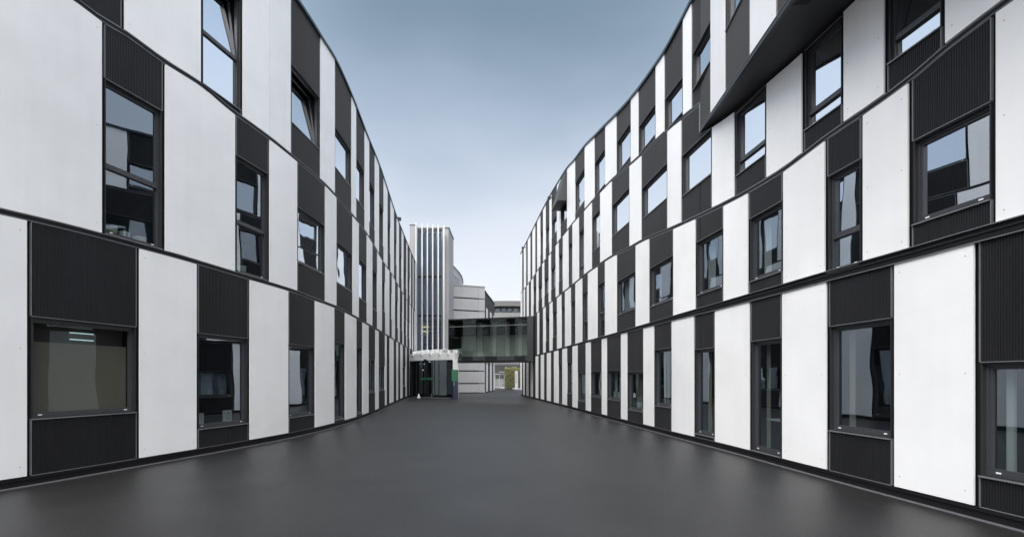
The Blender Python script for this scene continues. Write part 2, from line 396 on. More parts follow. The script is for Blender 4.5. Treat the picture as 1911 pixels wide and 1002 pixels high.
def sweep(B, fac, a, b, zf, z0, z1, d0, d1, mt, name='floor_band', step=.3):
    ps, _ = fac.samples(a, b, step)
    if b-a > 200:
        ps = []; q = a
        cuts = [a+(b-a)*i/8 for i in range(9)]
        for i in range(8):
            s_, _ = fac.samples(cuts[i], cuts[i+1], step); ps += s_ if i == 0 else s_[1:]
    pts = [fac.pt(p) for p in ps]
    z0f = z0 if callable(z0) else (lambda p: z0); z1f = z1 if callable(z1) else (lambda p: z1)
    m = MB(); m.slab(pts, [zf(p)+z0f(p) for p in ps], [zf(p)+z1f(p) for p in ps], d0, d1)
    return m
def band(B, fac, a, b, zf, h=.035, d=.012, trim=True):
    m = sweep(B, fac, a, b, zf, -h, h, -.03, d, BLACK)
    n0 = len(m.f)
    for (q0, q1) in ((-h-.010, -h-.001), (h+.001, h+.010)):
        t = sweep(B, fac, a, b, zf, q0, q1, -.03, d+.010, TRIM); m.add(t.v, t.f, 1)
    m.build('floor_band', [BLACK, TRIM], B.root)
def W(a, b, **k): return (a, b, 'W', k)
def K(a, b, t=None, bt=None, tr=None, **k):
    o = dict(k)
    if t: o['t'] = t
    if bt: o['b'] = bt
    if tr: o['tr'] = tr
    return (a, b, 'B', o)

# ---- left building
FL = Facade([(-900, -9.25), (-500, -8.8), (-160, -8.36), (45, -7.97), (260, -7.5), (364, -7.2), (464.6, -6.86), (535.7, -6.6), (586, -6.46), (622.7, -6.43), (663, -6.53),
             (686.4, -6.76), (705.7, -7.13), (726.8, -7.87), (763, -9.75), (776, -10.45)])
l1 = FL.line([(0, 395), (187, 440), (304, 471.5), (432.5, 509), (463, 518), (552, 545), (586, 558), (625.8, 573), (663, 592), (691.7, 608.7), (711.5, 619.7), (735.6, 634), (762, 649.6), (776, 657)])
l2 = FL.line([(140, 0), (192, 39), (229.5, 60), (307, 116), (372, 157), (437, 211), (500.6, 257), (553, 299), (608, 347), (654, 398), (683, 435), (711.5, 483.5), (733.5, 516.4), (755.4, 553.8), (774, 580)])
l3 = FL.line([(553, 0), (597, 68), (623.6, 110), (654, 176), (683, 250), (711.5, 321), (738, 400), (755.4, 444), (774, 488)])
base = lambda p: BASEZ
rootL = thing('cladded_building', 'long curved building on the left with black and white panels and tilted upper windows', 'building', (-9, 20, 0), 'striped buildings facing each other')
BL = Building(rootL, FL)
run_floor(BL, FL, [W(-900, -600), K(-600, -420), W(-420, -200), K(-200, -60, (-130, 560), (-130, 860)), W(-60, 48),
    K(48, 259, (60, 591), (57, 781), id='LG0', g=GBL, fill=[('blind', .78), ('tubes',)]), W(259, 365),
    K(365, 465, (371, 622), (371, 800), id='LG1'), W(465, 536.5), K(536.5, 587, (539, 641.7), (540, 778.8)), W(587, 622.5),
    K(622.5, 643, (623.7, 637.8), (624.8, 784)), W(643, 664), K(664, 675.5, (664, 646.8), (665.4, 772.4)), W(675.5, 687), K(687, 699.5, (687, 668.5), (687.8, 732.8)),
    W(699.5, 706), K(706, 717, (706.5, 681), (706, 729)), W(717, 721), (721, 726.5, 'L'), W(726.5, 734), K(734, 738.5), W(738.5, 742.5), K(742.5, 746), W(746, 751),
    K(751, 756, (752, 683), (752, 720.6)), W(756, 758.5), K(758.5, 763), W(763, 764.3)], base, l1, GLO)
run_floor(BL, FL, [W(-900, -700), K(-700, -560), W(-560, -330), K(-330, -160, None), W(-160, 188),
    K(188, 307, (198, 149), None, (197, 308), id='L10'), W(307, 437), K(437, 502, (440.6, 289.5), None, (439, 411), id='L11'), W(502, 553),
    K(553, 606, (554.6, 386), (554.6, 488), g=GMI, fill=[('c', .0, .14)]), W(606, 626.5), K(626.5, 657, (627, 450.7), (627, 527), g=GMI), W(657, 668.5), K(668.5, 683.5, (669, 482), (669, 554.4), g=GMI),
    W(683.5, 694), K(694, 703, (694.4, 500), (694.4, 573.7), g=GMI), W(703, 712), K(712, 717.5, (712.6, 520), (713, 578)), W(717.5, 726), K(726, 730, (726, 542), (726, 591.7)),
    W(730, 736.5), K(736.5, 741.5, (738, 557), (738, 609)), W(741.5, 745.5), K(745.5, 750, (746, 578), (746, 613)), W(750, 753), K(753, 757.5, (753, 593), (753, 622)),
    W(757.5, 759.5), K(759.5, 763.5, (759.5, 600), (759.5, 628)), W(763.5, 766.5), K(766.5, 768.5), W(768.5, 770.5), K(770.5, 772.5), W(772.5, 774.3), K(774.3, 776)], l1, l2, GLO)
run_floor(BL, FL, [W(-900, -500), K(-500, -300), W(-300, 60), K(60, 231), W(231, 373),
    K(373, 452, (380, -70), None, (380, 56), g=GUP, tilt=True), W(452, 541, seam=501), K(541, 597, (542.5, 118), (541.6, 226), g=GUP, tilt=True),
    W(597, 623.5), K(623.5, 655, (624, 236), (623.5, 310), g=GUP), W(655, 663.5), K(663.5, 679.5, (664, 294), (663.5, 368.6), g=GUP), W(679.5, 688),
    K(688, 698.5, (688.4, 336), (687.5, 411.7), g=GUP), W(698.5, 706.5), K(706.5, 714.5, (707, 377), (706.7, 445), g=GUP), W(714.5, 722.5), K(722.5, 727.5, (723, 414), (723, 465)),
    W(727.5, 734.5), K(734.5, 739, (735, 443.5), (735, 486.6)), W(739, 744), K(744, 748.5, (744.5, 472), (744.5, 512)), W(748.5, 752.5), K(752.5, 757.5, (752.5, 496), (752.5, 530)),
    W(757.5, 760), K(760, 764, (760, 512), (760, 545)), W(764, 766.5), K(766.5, 769.5), W(769.5, 771.3), K(771.3, 773.5), W(773.5, 775), K(775, 776)], l2, l3, GMI)
band(BL, FL, -900, 776, l1); band(BL, FL, -900, 776, l2)

# ---- right building
FR = Facade([(972, .90), (976.8, 1.12), (986.5, 1.52), (1004.7, 2.13), (1028, 2.72), (1058, 3.28), (1102.5, 3.84), (1132.7, 4.14), (1170, 4.43), (1220.7, 4.72), (1255, 4.87),
             (1294, 5.03), (1335, 5.17), (1400, 5.33), (1461, 5.43), (1542.8, 5.55), (1672, 5.70), (1817, 5.84), (2100, 6.02), (2500, 6.15), (3200, 6.25)])
r1 = FR.line([(972, 672), (1004.7, 662.5), (1027.9, 656), (1059, 647.5), (1103, 635.5), (1133, 628), (1171, 617.5), (1221, 604), (1255.6, 594.5), (1295, 584), (1336, 573.5), (1400, 556), (1463, 539), (1544.6, 516.5), (1676, 481.5), (1822, 441)])
r2 = FR.line([(973, 610), (993.5, 591), (1012.7, 576), (1024.8, 566.6), (1049, 547.4), (1068.6, 532.4), (1091, 514), (1103.7, 504.3), (1121, 492.5), (1142, 478.8), (1176.5, 462), (1197.9, 450),
              (1258.5, 424.5), (1300, 405.4), (1352, 381), (1397, 357), (1463.5, 317), (1499.7, 290), (1560, 245), (1607, 214), (1695, 151), (1769, 88), (1859, 19), (1886, -2)])
r3a = FR.line([(976, 542.7), (993.5, 520), (1012.7, 491.6), (1025.5, 475.6), (1039.8, 454.9), (1068.6, 418), (1091, 392.6), (1142, 336.7), (1183.5, 301.6), (1200, 286.6), (1242, 247), (1272, 222), (1307, 194)])
r3b = FR.line([(1308, 247), (1328, 236), (1371, 206), (1432, 153), (1496, 97), (1560, 33)])
r4 = FR.line([(972.8, 472.4), (993.5, 431), (1012.7, 392.6), (1025.5, 368.7), (1044.6, 336.7), (1059, 314), (1071.8, 300), (1092, 273), (1110, 255), (1130.5, 234), (1151, 214), (1178.5, 184), (1200, 157), (1224.7, 122), (1239.5, 100.5), (1275.8, 34.6), (1290.6, 5)])
def r3(p): return r3a(p) if p < 1307.5 else r3b(p)
class Over(Facade):            # the top storey leaves the curve and runs straight on, as an overhang
    def __init__(s):
        s.tab = [(972, None)]
        f0 = FR.inv(1307.5); s.fu = lambda p: f0+(p-1307.5)*(113.9-f0)/172.5
    def P(s, p):
        D = F/(FR.inv(p) if p <= 1307.5 else s.fu(p)); return ((p-PX)*D/F, D)
FO = Over()
def zov(p): p = min(max(p, 1307.5), 1500); return FO.z(p, 247-1.436*(p-1308))
def r3o(p): return r3a(p) if p < 1307.5 else zov(p)
rootR = thing('cladded_building', 'tall curved black and white panelled building on the right with overhanging top storey', 'building', (6, 20, 0), 'striped buildings facing each other')
BR = Building(rootR, FR)
run_floor(BR, FR, [K(974.3, 976.6), W(976.6, 980), K(980, 983), W(983, 987), K(987, 990.5), W(990.5, 995), K(995, 1000), W(1000, 1005.3), K(1005.3, 1009.7), W(1009.7, 1016),
    K(1016, 1021), W(1021, 1028.7), K(1028.7, 1034.4), W(1034.4, 1043), K(1043, 1050, (1046, 683), None, fill=[('c', .5, .9)]), W(1050, 1059), K(1059, 1069, (1061, 676.5), (1061, 733.4)),
    W(1069, 1078.7), K(1078.7, 1094, (1080, 696), (1080.5, 746.7), fill=[('b', .1, .6)]), W(1094, 1103), K(1103, 1124, (1104, 693), (1105, 739), fill=[('b', .1, .9)]), W(1124, 1133),
    K(1133, 1160, (1134, 691.5), (1135, 744), id='RG3', fill=[('c', .05, .28), ('c', .42, .98)]), W(1160, 1171), K(1171, 1202, (1172, 694), (1172, 763), id='RG4', fill=[('b', .1, .4)]), W(1202, 1221), K(1221, 1255, (1224, 653), (1224, 756), fill=[('c', .03, .14), ('b', .2, .38)]),
    W(1255, 1296), K(1296, 1336, (1296, 653), (1300, 808), id='RG5', fill=[('b', .1, .35)]), W(1336, 1400), K(1400, 1462, (1403, 637.6), (1406, 839), id='RG6', fill=[('b', .05, .22)]), W(1462, 1544),
    K(1544, 1672, (1551, 609.7), (1551, 802), fill=[('b', .03, .17)]), W(1672, 1820), K(1820, 2080, (1833, 676.7), (1831, 886), fill=[('c', .0, .12)]),
    W(2080, 2400), K(2400, 2700), W(2700, 3200)], base, r1, GLO)
run_floor(BR, FR, [K(972, 994.5), W(994.5, 997), K(997, 1003), W(1003, 1007), K(1007, 1014), W(1014, 1019), K(1019, 1026, (1019.5, 595), (1019.5, 637)), W(1026, 1032),
    K(1032, 1040, (1033, 585), (1033, 629.6)), W(1040, 1048.5), K(1048.5, 1055, (1049, 575), None), W(1055, 1066), K(1066, 1074.5, (1067, 565.5), None, (1067, 608)), W(1074.5, 1087),
    K(1087, 1098, (1088, 549), None, (1090, 600)), W(1098, 1115.5), K(1115.5, 1130, (1116, 533), None, (1118, 585)), W(1130, 1151.5), K(1151.5, 1187.5, (1153, 526), (1154, 587.7), fill=[('c', .03, .5)]),
    W(1187.5, 1212), K(1212, 1258, (1213, 502), (1214, 573), fill=[('c', .02, .14), ('c', .68, .99)]), W(1258, 1298.5), K(1298.5, 1352, (1301, 453), (1301, 551), fill=[('c', .02, .26)]),
    W(1352, 1397), K(1397, 1464, (1399, 410), (1400, 526), g=GLO, fill=[('c', .02, .24), ('c', .9, .99)]), W(1464, 1541), K(1541, 1613, (1543.6, 332), None, (1555, 442), g=GMI), W(1613, 1697),
    K(1697, 1862, (1701, 267), (1702.6, 420), g=GUM), W(1862, 2080), K(2080, 2300), W(2300, 2600), K(2600, 3200)], r1, r2, GLO)
# second storey: the black strip at the step is split so its head follows the step
run_floor(BR, FR, [W(972, 975.5), K(975.5, 977.5), W(977.5, 980.5), K(980.5, 983.5), W(983.5, 987.5), K(987.5, 991.5), W(991.5, 996), K(996, 1001.5, (996.5, 539), (996.5, 568)),
    W(1001.5, 1005.5), K(1005.5, 1012.5, (1006, 537), (1006, 561)), W(1012.5, 1016.5), K(1016.5, 1024.5, (1017, 523.6), (1017, 552)), W(1024.5, 1029), K(1029, 1037.5, (1030, 504), (1030, 541)),
    W(1037.5, 1043.5), K(1043.5, 1051, (1043.5, 480), (1043.5, 526.6)), W(1051, 1061.5), K(1061.5, 1069, (1061.5, 459.5), None), W(1069, 1081), K(1081, 1091, (1082, 435.6), None, (1083, 498)),
    W(1091, 1105), K(1105, 1121, (1105.5, 408), (1105, 472.4)), W(1121, 1142), K(1142, 1176, (1144, 384), (1143.6, 442)), W(1176, 1197.5), K(1197.5, 1247, (1199, 352.5), (1199.5, 409.5)),
    W(1247, 1272), K(1272, 1330.5, (1273.7, 280.7), (1274.6, 366.4)), W(1330.5, 1371.5), K(1371.5, 1432.5, (1374, 200), (1373, 330), (1381, 298)), W(1432.5, 1498),
    K(1498, 1577, (1502, 95), (1501, 245), (1511, 209)), W(1577, 1652), K(1652, 1767, (1657, -110), (1657.7, 121), (1672, 67), tilt=True), W(1767, 1990), K(1990, 2250), W(2250, 2550), K(2550, 3200)], r2, r3, GUP)
run_floor(BR, FO, [W(972, 975), K(975, 978), W(978, 982.4), K(982.4, 985.4), W(985.4, 990.4), K(990.4, 994), W(994, 999.5), K(999.5, 1003), W(1003, 1009), K(1009, 1014, (1009, 438), (1009, 477)),
    W(1014, 1019), K(1019, 1026, (1019.5, 430), (1019.5, 462.5)), W(1026, 1030), K(1030, 1040, (1030, 417), (1030, 445)), W(1040, 1047), K(1047, 1059, (1048, 384), (1048, 421)), W(1059, 1074),
    K(1074, 1092, (1075, 342.6), (1075, 398)), W(1092, 1110), K(1110, 1130.5, (1110, 307), None), W(1130.5, 1151), K(1151, 1178.5, (1152, 266.7), None), W(1178.5, 1192), K(1192, 1225, (1195, 235), None),
    W(1225, 1240.5), K(1240.5, 1276, (1242, 187), (1248, 240)), W(1276, 1291.5), K(1291.5, 1328, (1292, 105), (1293, 171)), W(1328, 1354), K(1354, 1402, (1355, -90), (1355, 61)), W(1402, 1449),
    K(1449, 1505), W(1505, 1560), K(1560, 1650), W(1650, 1780), K(1780, 1960), W(1960, 2400), K(2400, 3200)], r3o, r4, GUP)
band(BR, FR, 972, 3200, r2, .028); band(BR, FR, 972, 1307, r3a, .022)
# first-floor ledge: slim at the far end, deep towards the viewer
hh = lambda p: .03+.045*min(max((p-1090)/250, 0), 1)
dd_ = lambda p: 0
m = sweep(BR, FR, 972, 3200, r1, lambda p: -hh(p), hh, -.03, .035, LEDGE)
t = sweep(BR, FR, 1098, 3200, r1, lambda p: hh(p)+.002, lambda p: hh(p)+.014, -.03, .075, TRIM); m.add(t.v, t.f, 1)
t = sweep(BR, FR, 1098, 3200, r1, lambda p: -hh(p)-.014, lambda p: -hh(p)-.002, -.03, .05, TRIM); m.add(t.v, t.f, 1)
t = sweep(BR, FR, 1098, 3200, r1, lambda p: hh(p)*.1, lambda p: hh(p)*.1+.012, -.03, .055, TRIM); m.add(t.v, t.f, 2)
m.build('floor_band', [BLACK, TRIM, LEDGE], rootR)
# soffit and fascia of the overhang
SOFF = mat('soffit_charcoal', (.04, .042, .045), .55, 0, .4, noise=[((.6, .6, .6), .2)])
ps = [1307.6+i*2.2 for i in range(80)]+[1490+i*30 for i in range(58)]
cuts = [0, 28, 48, 64, 80, 92, 104, len(ps)-1]
# match points on the wall behind by depth
def wall_at(D):
    lo, hi = 1300., 3200.
    for _ in range(40):
        mid = (lo+hi)/2
        if FR.P(mid)[1] > D: lo = mid
        else: hi = mid
    return lo
for c0, c1 in zip(cuts[:-1], cuts[1:]):
    m = MB(); v = []
    for i in range(c0, c1+1):
        p = ps[i]; x, y, nx, ny = FO.pt(p); q = wall_at(y); X, Y = FR.P(q); zz = zov(p)
        e = .006 if i in (c0, c1) else 0
        v += [(x, y, zz), (X+.2, Y, r3b(q)+.01), (x, y, zz+.1), (X+.2, Y, r3b(q)+.11)]
    n = c1-c0
    m.add(v, [(4*i, 4*i+1, 4*i+5, 4*i+4) for i in range(n)]+[(4*i+2, 4*i+6, 4*i+7, 4*i+3) for i in range(n)]+[(4*i, 4*i+4, 4*i+6, 4*i+2) for i in range(n)])
    m.build('soffit_panel', SOFF, rootR)
m = MB(); qs = [p for p in ps if p > 1309]; pts = [FO.pt(p) for p in qs]
m.slab(pts, [zov(p)-.03 for p in qs], [zov(p)+.05 for p in qs], -.02, .045)
m.slab(pts, [zov(p)+.051 for p in qs], [zov(p)+.062 for p in qs], -.02, .055, 1)
m.build('fascia', [LEDGE, TRIM], rootR)
# short return of the double joint at the step
m = MB(); q = [1306.5, 1308.2]; m.slab([FR.pt(p) for p in q], [r3b(1308)]*2, [r3a(1307)]*2, -.03, .03); m.build('corner_trim', TRIM, rootR)

# ---- roofs, copings, plinths, ends
def finish(B, fac, a, b, roof, side, ptop=None, depth=11):
    top = ptop or fac
    cuts = [a+(b-a)*i/14 for i in range(15)]; ps = []
    for i in range(14):
        s_, _ = top.samples(cuts[i], cuts[i+1], .4); ps += s_ if i == 0 else s_[1:]
    pts = [top.pt(p) for p in ps]
    m = MB(); m.slab(pts, [roof(p)-.05 for p in ps], [roof(p)+.045 for p in ps], -.35, .07)
    m.build('roof_coping', COPE, B.root)
    m = MB(); v = []
    for p, (x, y, nx, ny) in zip(ps, pts): v += [(x-nx*.2, y-ny*.2, roof(p)-.06), (side*(16+abs(x)*.2), y, roof(p)-.06)]
    m.add(v, [(2*i, 2*i+2, 2*i+3, 2*i+1) for i in range(len(ps)-1)]); m.build('roof', ROOM, B.root)
    ps2 = []
    for i in range(14):
        s_, _ = fac.samples(cuts[i], cuts[i+1], .4); ps2 += s_ if i == 0 else s_[1:]
    q = [fac.pt(p) for p in ps2]
    m = MB(); m.slab(q, [-.1]*len(q), [BASEZ]*len(q), -.3, .0); m.slab(q, [BASEZ-.004]*len(q), [BASEZ+.04]*len(q), -.3, .02, 1)
    m.slab(q, [-.1]*len(q), [.018]*len(q), -.0, .03, 2)
    m.build('plinth', [BLACK, BLACK, TRIM], B.root)
    # rear and end walls
    m = MB(); X = side*19.0; ya, yb = min(fac.P(a)[1], fac.P(b)[1]), max(fac.P(a)[1], fac.P(b)[1])
    m.box(min(X, X+side*.3), max(X, X+side*.3), ya, yb, 0, 12)
    for p in (a, b):
        x, y = fac.P(p); m.box(min(x+side*.3, X), max(x+side*.3, X), y-.15+(.2 if y == ya else -.2), y+.15+(.2 if y == ya else -.2), 0, roof(p)-.1)
    m.build('rear_wall', BLACK, B.root)
    B.screws.build('panel_screw', SCREW, B.root, kind='stuff')
finish(BL, FL, -900, 776, l3, -1); finish(BR, FR, 972, 3200, r4, 1, FO)

def floodlight(B, fac, p, y, s=1):
    x, yy, nx, ny = fac.pt(p); z = fac.z(p, y); fr = (x, yy, ny*-1, nx, nx, ny)
    m = MB(); m.lbox(fr, -.03, .03, z-.02, z+.05, .02, .22); m.lbox(fr, -.13, .13, z-.16*s, z+.04, .20, .40)
    m.build('floodlight', REVEAL, B.root)
floodlight(BL, FL, 738, 407); floodlight(BR, FR, 981.5, 462, .8); floodlight(BR, FR, 1033, 369, .8)
# dark hood over one top-floor window
m = MB(); xa, ya, nx, ny = FR.pt(1046.5); xb, yb, _, _ = FR.pt(1058.5); zt_, zb_ = FR.z(1052, 338), FR.z(1054, 382)
def hp(x, y, d, z): return (x+nx*d, y+ny*d, z)
m.box8([hp(xa, ya, .03, zb_), hp(xb, yb, .03, zb_), hp(xb, yb, .6, zb_), hp(xa, ya, .6, zb_), hp(xa, ya, .03, zt_+.2), hp(xb, yb, .03, zt_+.2), hp(xb, yb, .10, zt_+.2), hp(xa, ya, .10, zt_+.2)])
m.build('window_hood', SOFF, rootR)

# ------------------------------------------------------------------ centre background
def PT(px, y, D): return ((px-PX)*D/F, D, CAMH+(PY-y)*D/F)
def X_(px, D): return (px-PX)*D/F
def Z_(y, D): return CAMH+(PY-y)*D/F
def frame(pa, Da, pb, Db):
    xa, xb = X_(pa, Da), X_(pb, Db); w_ = hypot(xb-xa, Db-Da); ux, uy = (xb-xa)/w_, (Db-Da)/w_
    return (xa, Da, ux, uy, uy, -ux), w_
GREYP = mat('grey_render_panel', (.36, .365, .38), .55, 0, .3, noise=[((.4, .4, .4), .08), ((2, 2, .5), .04)])
GREYW = mat('grey_concrete_wall', (.31, .312, .32), .6, 0, .3, noise=[((.5, .5, .3), .12)])
CANO = mat('canopy_white', (.74, .75, .76), .4, 0, .4, noise=[((1, 1, 1), .05)])
PALE = mat('pale_fin', (.56, .57, .59), .4, 0, .4, noise=[((1, 1, 1), .05)])
DARKM = mat('dark_metal', (.02, .022, .025), .45, 0, .5)
GT = glass('glass_tower', (.62, .72, .85), (.62, .70, .76), .22, .85, .001)
GB = glass('glass_bridge', (.75, .85, .82), (.78, .82, .80), .06, .5, .001)
GD = glass('glass_door', (.7, .8, .85), (.45, .5, .52), .16, .7)

# tower with vertical fins
DT = 58.5
tw = thing('stair_tower', 'tall white stair tower with six upright fins over dark glass at street end', 'tower', (X_(800, DT), DT+2, 0))
m = MB(); v = []
prof = [(764.6, 420), (764.6, 446), (759, 472), (757, 500)]
zs = [Z_(y, DT) for _, y in prof]
pts2 = [(X_(764.6, DT), Z_(420, DT)), (X_(776.5, DT), Z_(420.5, DT)), (X_(776.5, DT), 0), (X_(757, DT), 0), (X_(757, DT), Z_(500, DT)), (X_(759.5, DT), Z_(472, DT)), (X_(764.6, DT), Z_(446, DT))]
n = len(pts2); m.add([(x, DT, z) for x, z in pts2]+[(x, DT+5, z) for x, z in pts2], [tuple(range(n)), tuple(range(2*n-1, n-1, -1))]+[(i, n+i, n+(i+1)%n, (i+1)%n) for i in range(n)])
m.build('side_wall', GREYW, tw)
m = MB(); m.box(X_(829.3, DT), X_(837, DT), DT, DT+5, 0, Z_(425, DT)); m.build('side_wall', GREYW, tw)
m = MB(); m.box(X_(829.5, DT), X_(838.3, DT), DT-.1, DT+5, Z_(425, DT)+.003, Z_(423.6, DT)); m.box(X_(764.2, DT), X_(776, DT), DT-.08, DT+5, Z_(420, DT)+.02, Z_(418.8, DT)); m.build('wall_cap', GREYP, tw)
m = MB(); m.box(X_(776, DT), X_(829.3, DT), DT+.85, DT+1.0, 0, Z_(430, DT)); m.build('back_wall', mat('tower_back', (.50, .58, .66), .9), tw)
m = MB(); m.box(X_(776, DT), X_(829.3, DT), DT, DT+4, Z_(430.5, DT)+.01, Z_(429.5, DT)+.25); m.build('roof_edge', DARKM, tw)
GP = MB()
for (y0, y1) in ((431, 514.5), (517, 587.5), (590, 655)):
    for i, (a, b) in enumerate(((778.3, 788), (788, 797.5), (797.5, 807), (807, 816.5), (816.5, 826))):
        m = MB(); m.box(X_(a, DT)+.02, X_(b, DT)-.02, DT+.10, DT+.12, Z_(y1, DT), Z_(y0, DT)); m.f = [m.f[2]]; m.m = [0]; m.build('glass_pane', GT, tw)
for y in (515.8, 588.8):
    m = MB(); m.box(X_(777, DT), X_(829, DT), DT+.05, DT+.5, Z_(y+1.3, DT), Z_(y-1.3, DT)); m.build('floor_edge', DARKM, tw)
for k in range(9):          # stair flights glimpsed through the glass
    y = 598+k*7.2
    m = MB(); m.box(X_(790+(k%2)*6, DT), X_(825, DT), DT+.4, DT+.83, Z_(y+.9, DT), Z_(y, DT)); m.build('stair_landing', DARKM, tw)
fins = [(776.2, 779.0, 779.4), (787.6, 788.4, 789.2), (797.6, 796.9, 798.6), (807.6, 806.3, 809.2), (818.0, 815.6, 819.4), (828.4, 824.2, 829.4)]
for fa, ba, _ in fins:
    D0 = DT-1.3; D1 = DT+.25; x0, x1 = X_(fa, D0), X_(ba, D1); h = .06
    z1 = Z_(415.5+(fa-776)*.09, D0); zb_ = Z_(660, D0)
    m = MB(); m.box8([(x0-h, D0, zb_), (x0+h, D0, zb_), (x1+h, D1, zb_), (x1-h, D1, zb_), (x0-h, D0, z1), (x0+h, D0, z1), (x1+h, D1, z1-.7), (x1-h, D1, z1-.7)])
    m.build('fin', PALE, tw)
for y in (610, 618.5):
    m = MB(); m.tube(PT(789, y, DT+.6), PT(800, y, DT+.6), .05); m.build('lamp_tube', mat('warm_lamp', (.9, .7, .4), emit=((1, .75, .4), .22)), tw)

# entrance lobby with canopy
en = thing('entrance_lobby', 'glazed entrance with white canopy beam below the finned tower', 'entrance', (X_(805, 49), 50, 0))
fr, w_ = frame(763.5, 50, 848, 46.8)
zc0, zc1 = Z_(672.5, 49), Z_(659.5, 49)
m = MB(); m.lbox(fr, 0, w_, zc0, zc1, -.6, 0); m.build('canopy_beam', CANO, en)
m = MB(); m.lbox(fr, w_-.17, w_, 0, zc1+.22, -.55, .03); m.build('pillar', CANO, en)
m = MB(); rp_ = [(X_(764, 51.5), 51.5), (X_(847, 48.2), 48.2), (-6.35, 57), (-10.8, 57)]; m.box8([(x, y, zc1-.05) for x, y in rp_]+[(x, y, zc1) for x, y in rp_]); m.build('canopy_roof', CANO, en)
for u in (.09, .29, .49, .69, .87):
    m = MB(); U = u*w_
    m.lbox(fr, U, U+.10, zc1-.18, zc1+.24, 0.002, .14); m.build('beam_bracket', CANO, en)
    m = MB(); P = lambda uu, d, z: (fr[0]+fr[2]*uu+fr[4]*d, fr[1]+fr[3]*uu+fr[5]*d, z)
    m.box8([P(U-.9, -3, zc1), P(U-.84, -3, zc1), P(U+.10, 0, zc1), P(U+.02, 0, zc1), P(U-.9, -3, zc1+.55), P(U-.84, -3, zc1+.55), P(U+.10, 0, zc1+.22), P(U+.02, 0, zc1+.22)]); m.build('canopy_fin', CANO, en)
m = MB(); m.box(-10.9, -6.3, 56.8, 56.95, 0, zc1-.06); m.box8([(-5.42, 48.6, 0), (-5.32, 48.6, 0), (-6.2, 56.8, 0), (-6.3, 56.8, 0), (-5.42, 48.6, zc1-.06), (-5.32, 48.6, zc1-.06), (-6.2, 56.8, zc1-.06), (-6.3, 56.8, zc1-.06)]); m.build('lobby_wall', ROOM, en)
us = [0.05, .62, 1.0, 1.75, 2.1, 2.9, 3.45, w_-.22]
for a, b in zip(us[:-1], us[1:]):
    m = MB(); m.lbox(fr, a+.03, b-.03, .08, zc0-.03, -.34, -.33); m.f = [m.f[4]]; m.m = [0]; m.build('glass_pane', GD, en)
for u in us[:]:
    m = MB(); m.lbox(fr, u-.03, u+.03, 0, zc0, -.38, -.30); m.build('mullion', DARKM, en)
m = MB(); m.lbox(fr, .05, w_-.2, .0, .07, -.38, -.28); m.build('threshold', TRIM, en)
for u, ww in ((.03, .40), (.72, .16), (1.62, .2), (3.62, .5)):  # pale upright boxes standing in for reflections in the lobby glass
    m = MB(); m.lbox(fr, u+.06, u+ww, .35, zc0-.05, -1.4, -1.2); m.build('pale_reflection', mat('lobby_reflection', (.36, .39, .44), .6), en)
m = MB(); m.lbox(fr, 1.08, 3.0, 1.65, 1.85, -.329, -.322); m.build('door_stripe', mat('green_film', (.03, .13, .07), .5), en)
LOBL = mat('lobby_lamp', (.9, .9, .9), emit=((.9, 1, 1), .2))
for u, z in ((.45, zc0-.25), (1.1, zc0-.28), (1.75, zc0-.1), (.9, zc0-.85), (1.12, 1.75)):
    m = MB(); m.lbox(fr, u, u+.13, z-.05, z+.03, -.9, -.8); m.build('lamp', LOBL, en)
m = MB(); m.lbox(fr, 1.9, 2.25, zc0-.02, zc0+.1, -.2, .03); m.build('door_sensor', DARKM, en)
# caution sign on floor
cx, cy = X_(781.5, 48.6), 48.6
m = MB(); m.add([(cx-.12, cy-.10, 0), (cx+.14, cy-.10, 0), (cx+.04, cy, .40), (cx-.04, cy, .40), (cx-.12, cy+.10, 0), (cx+.14, cy+.10, 0)], [(0,1,2,3), (5,4,3,2), (1,5,2), (4,0,3)])
tag(m.build('floor_sign', PALE), 'small white folding sign on the ground by the entrance glass', 'floor sign')

# totem
GRN = mat('totem_green', (.030, .17, .075), .45); BLU = mat('totem_blue', (.007, .009, .035), .4); PLT = mat('totem_print', (.55, .62, .68), .5)
to = thing('totem_sign', 'tall green and dark blue information totem beside the entrance pillar', 'sign', (X_(849, 45), 45, 0))
ax, ay = X_(845.0, 46.6), 46.6; kx, ky = X_(849.5, 45.0), 45.0; bx, by = X_(855.0, 46.8), 46.8
fr2, w2 = frame(845.5, 45.6, 855.2, 46.9)
m = MB(); m.lbox(fr2, 0, w2, 0, Z_(711, 46), -.14, 0); m.build('base_panel', BLU, to)
m = MB(); m.lbox(fr2, 0, w2, Z_(711, 46)+.002, Z_(689.5, 46), -.14, 0); m.build('top_panel', GRN, to)
m = MB(); m.lbox(fr2, .16, .30, 1.16, 1.46, .002, .008); m.build('notice', PLT, to)
m = MB()
for k in range(3): m.lbox(fr2, .19, .27, 1.21+k*.08, 1.24+k*.08, .009, .011)
m.build('notice_print', BLU, to)
m = MB(); m.lbox(fr2, .28, .40, Z_(692, 46), Z_(690.5, 46), .002, .008); m.lbox(fr2, .07, .17, Z_(709, 46), Z_(707.8, 46), .002, .008); m.build('lettering', PLT, to)

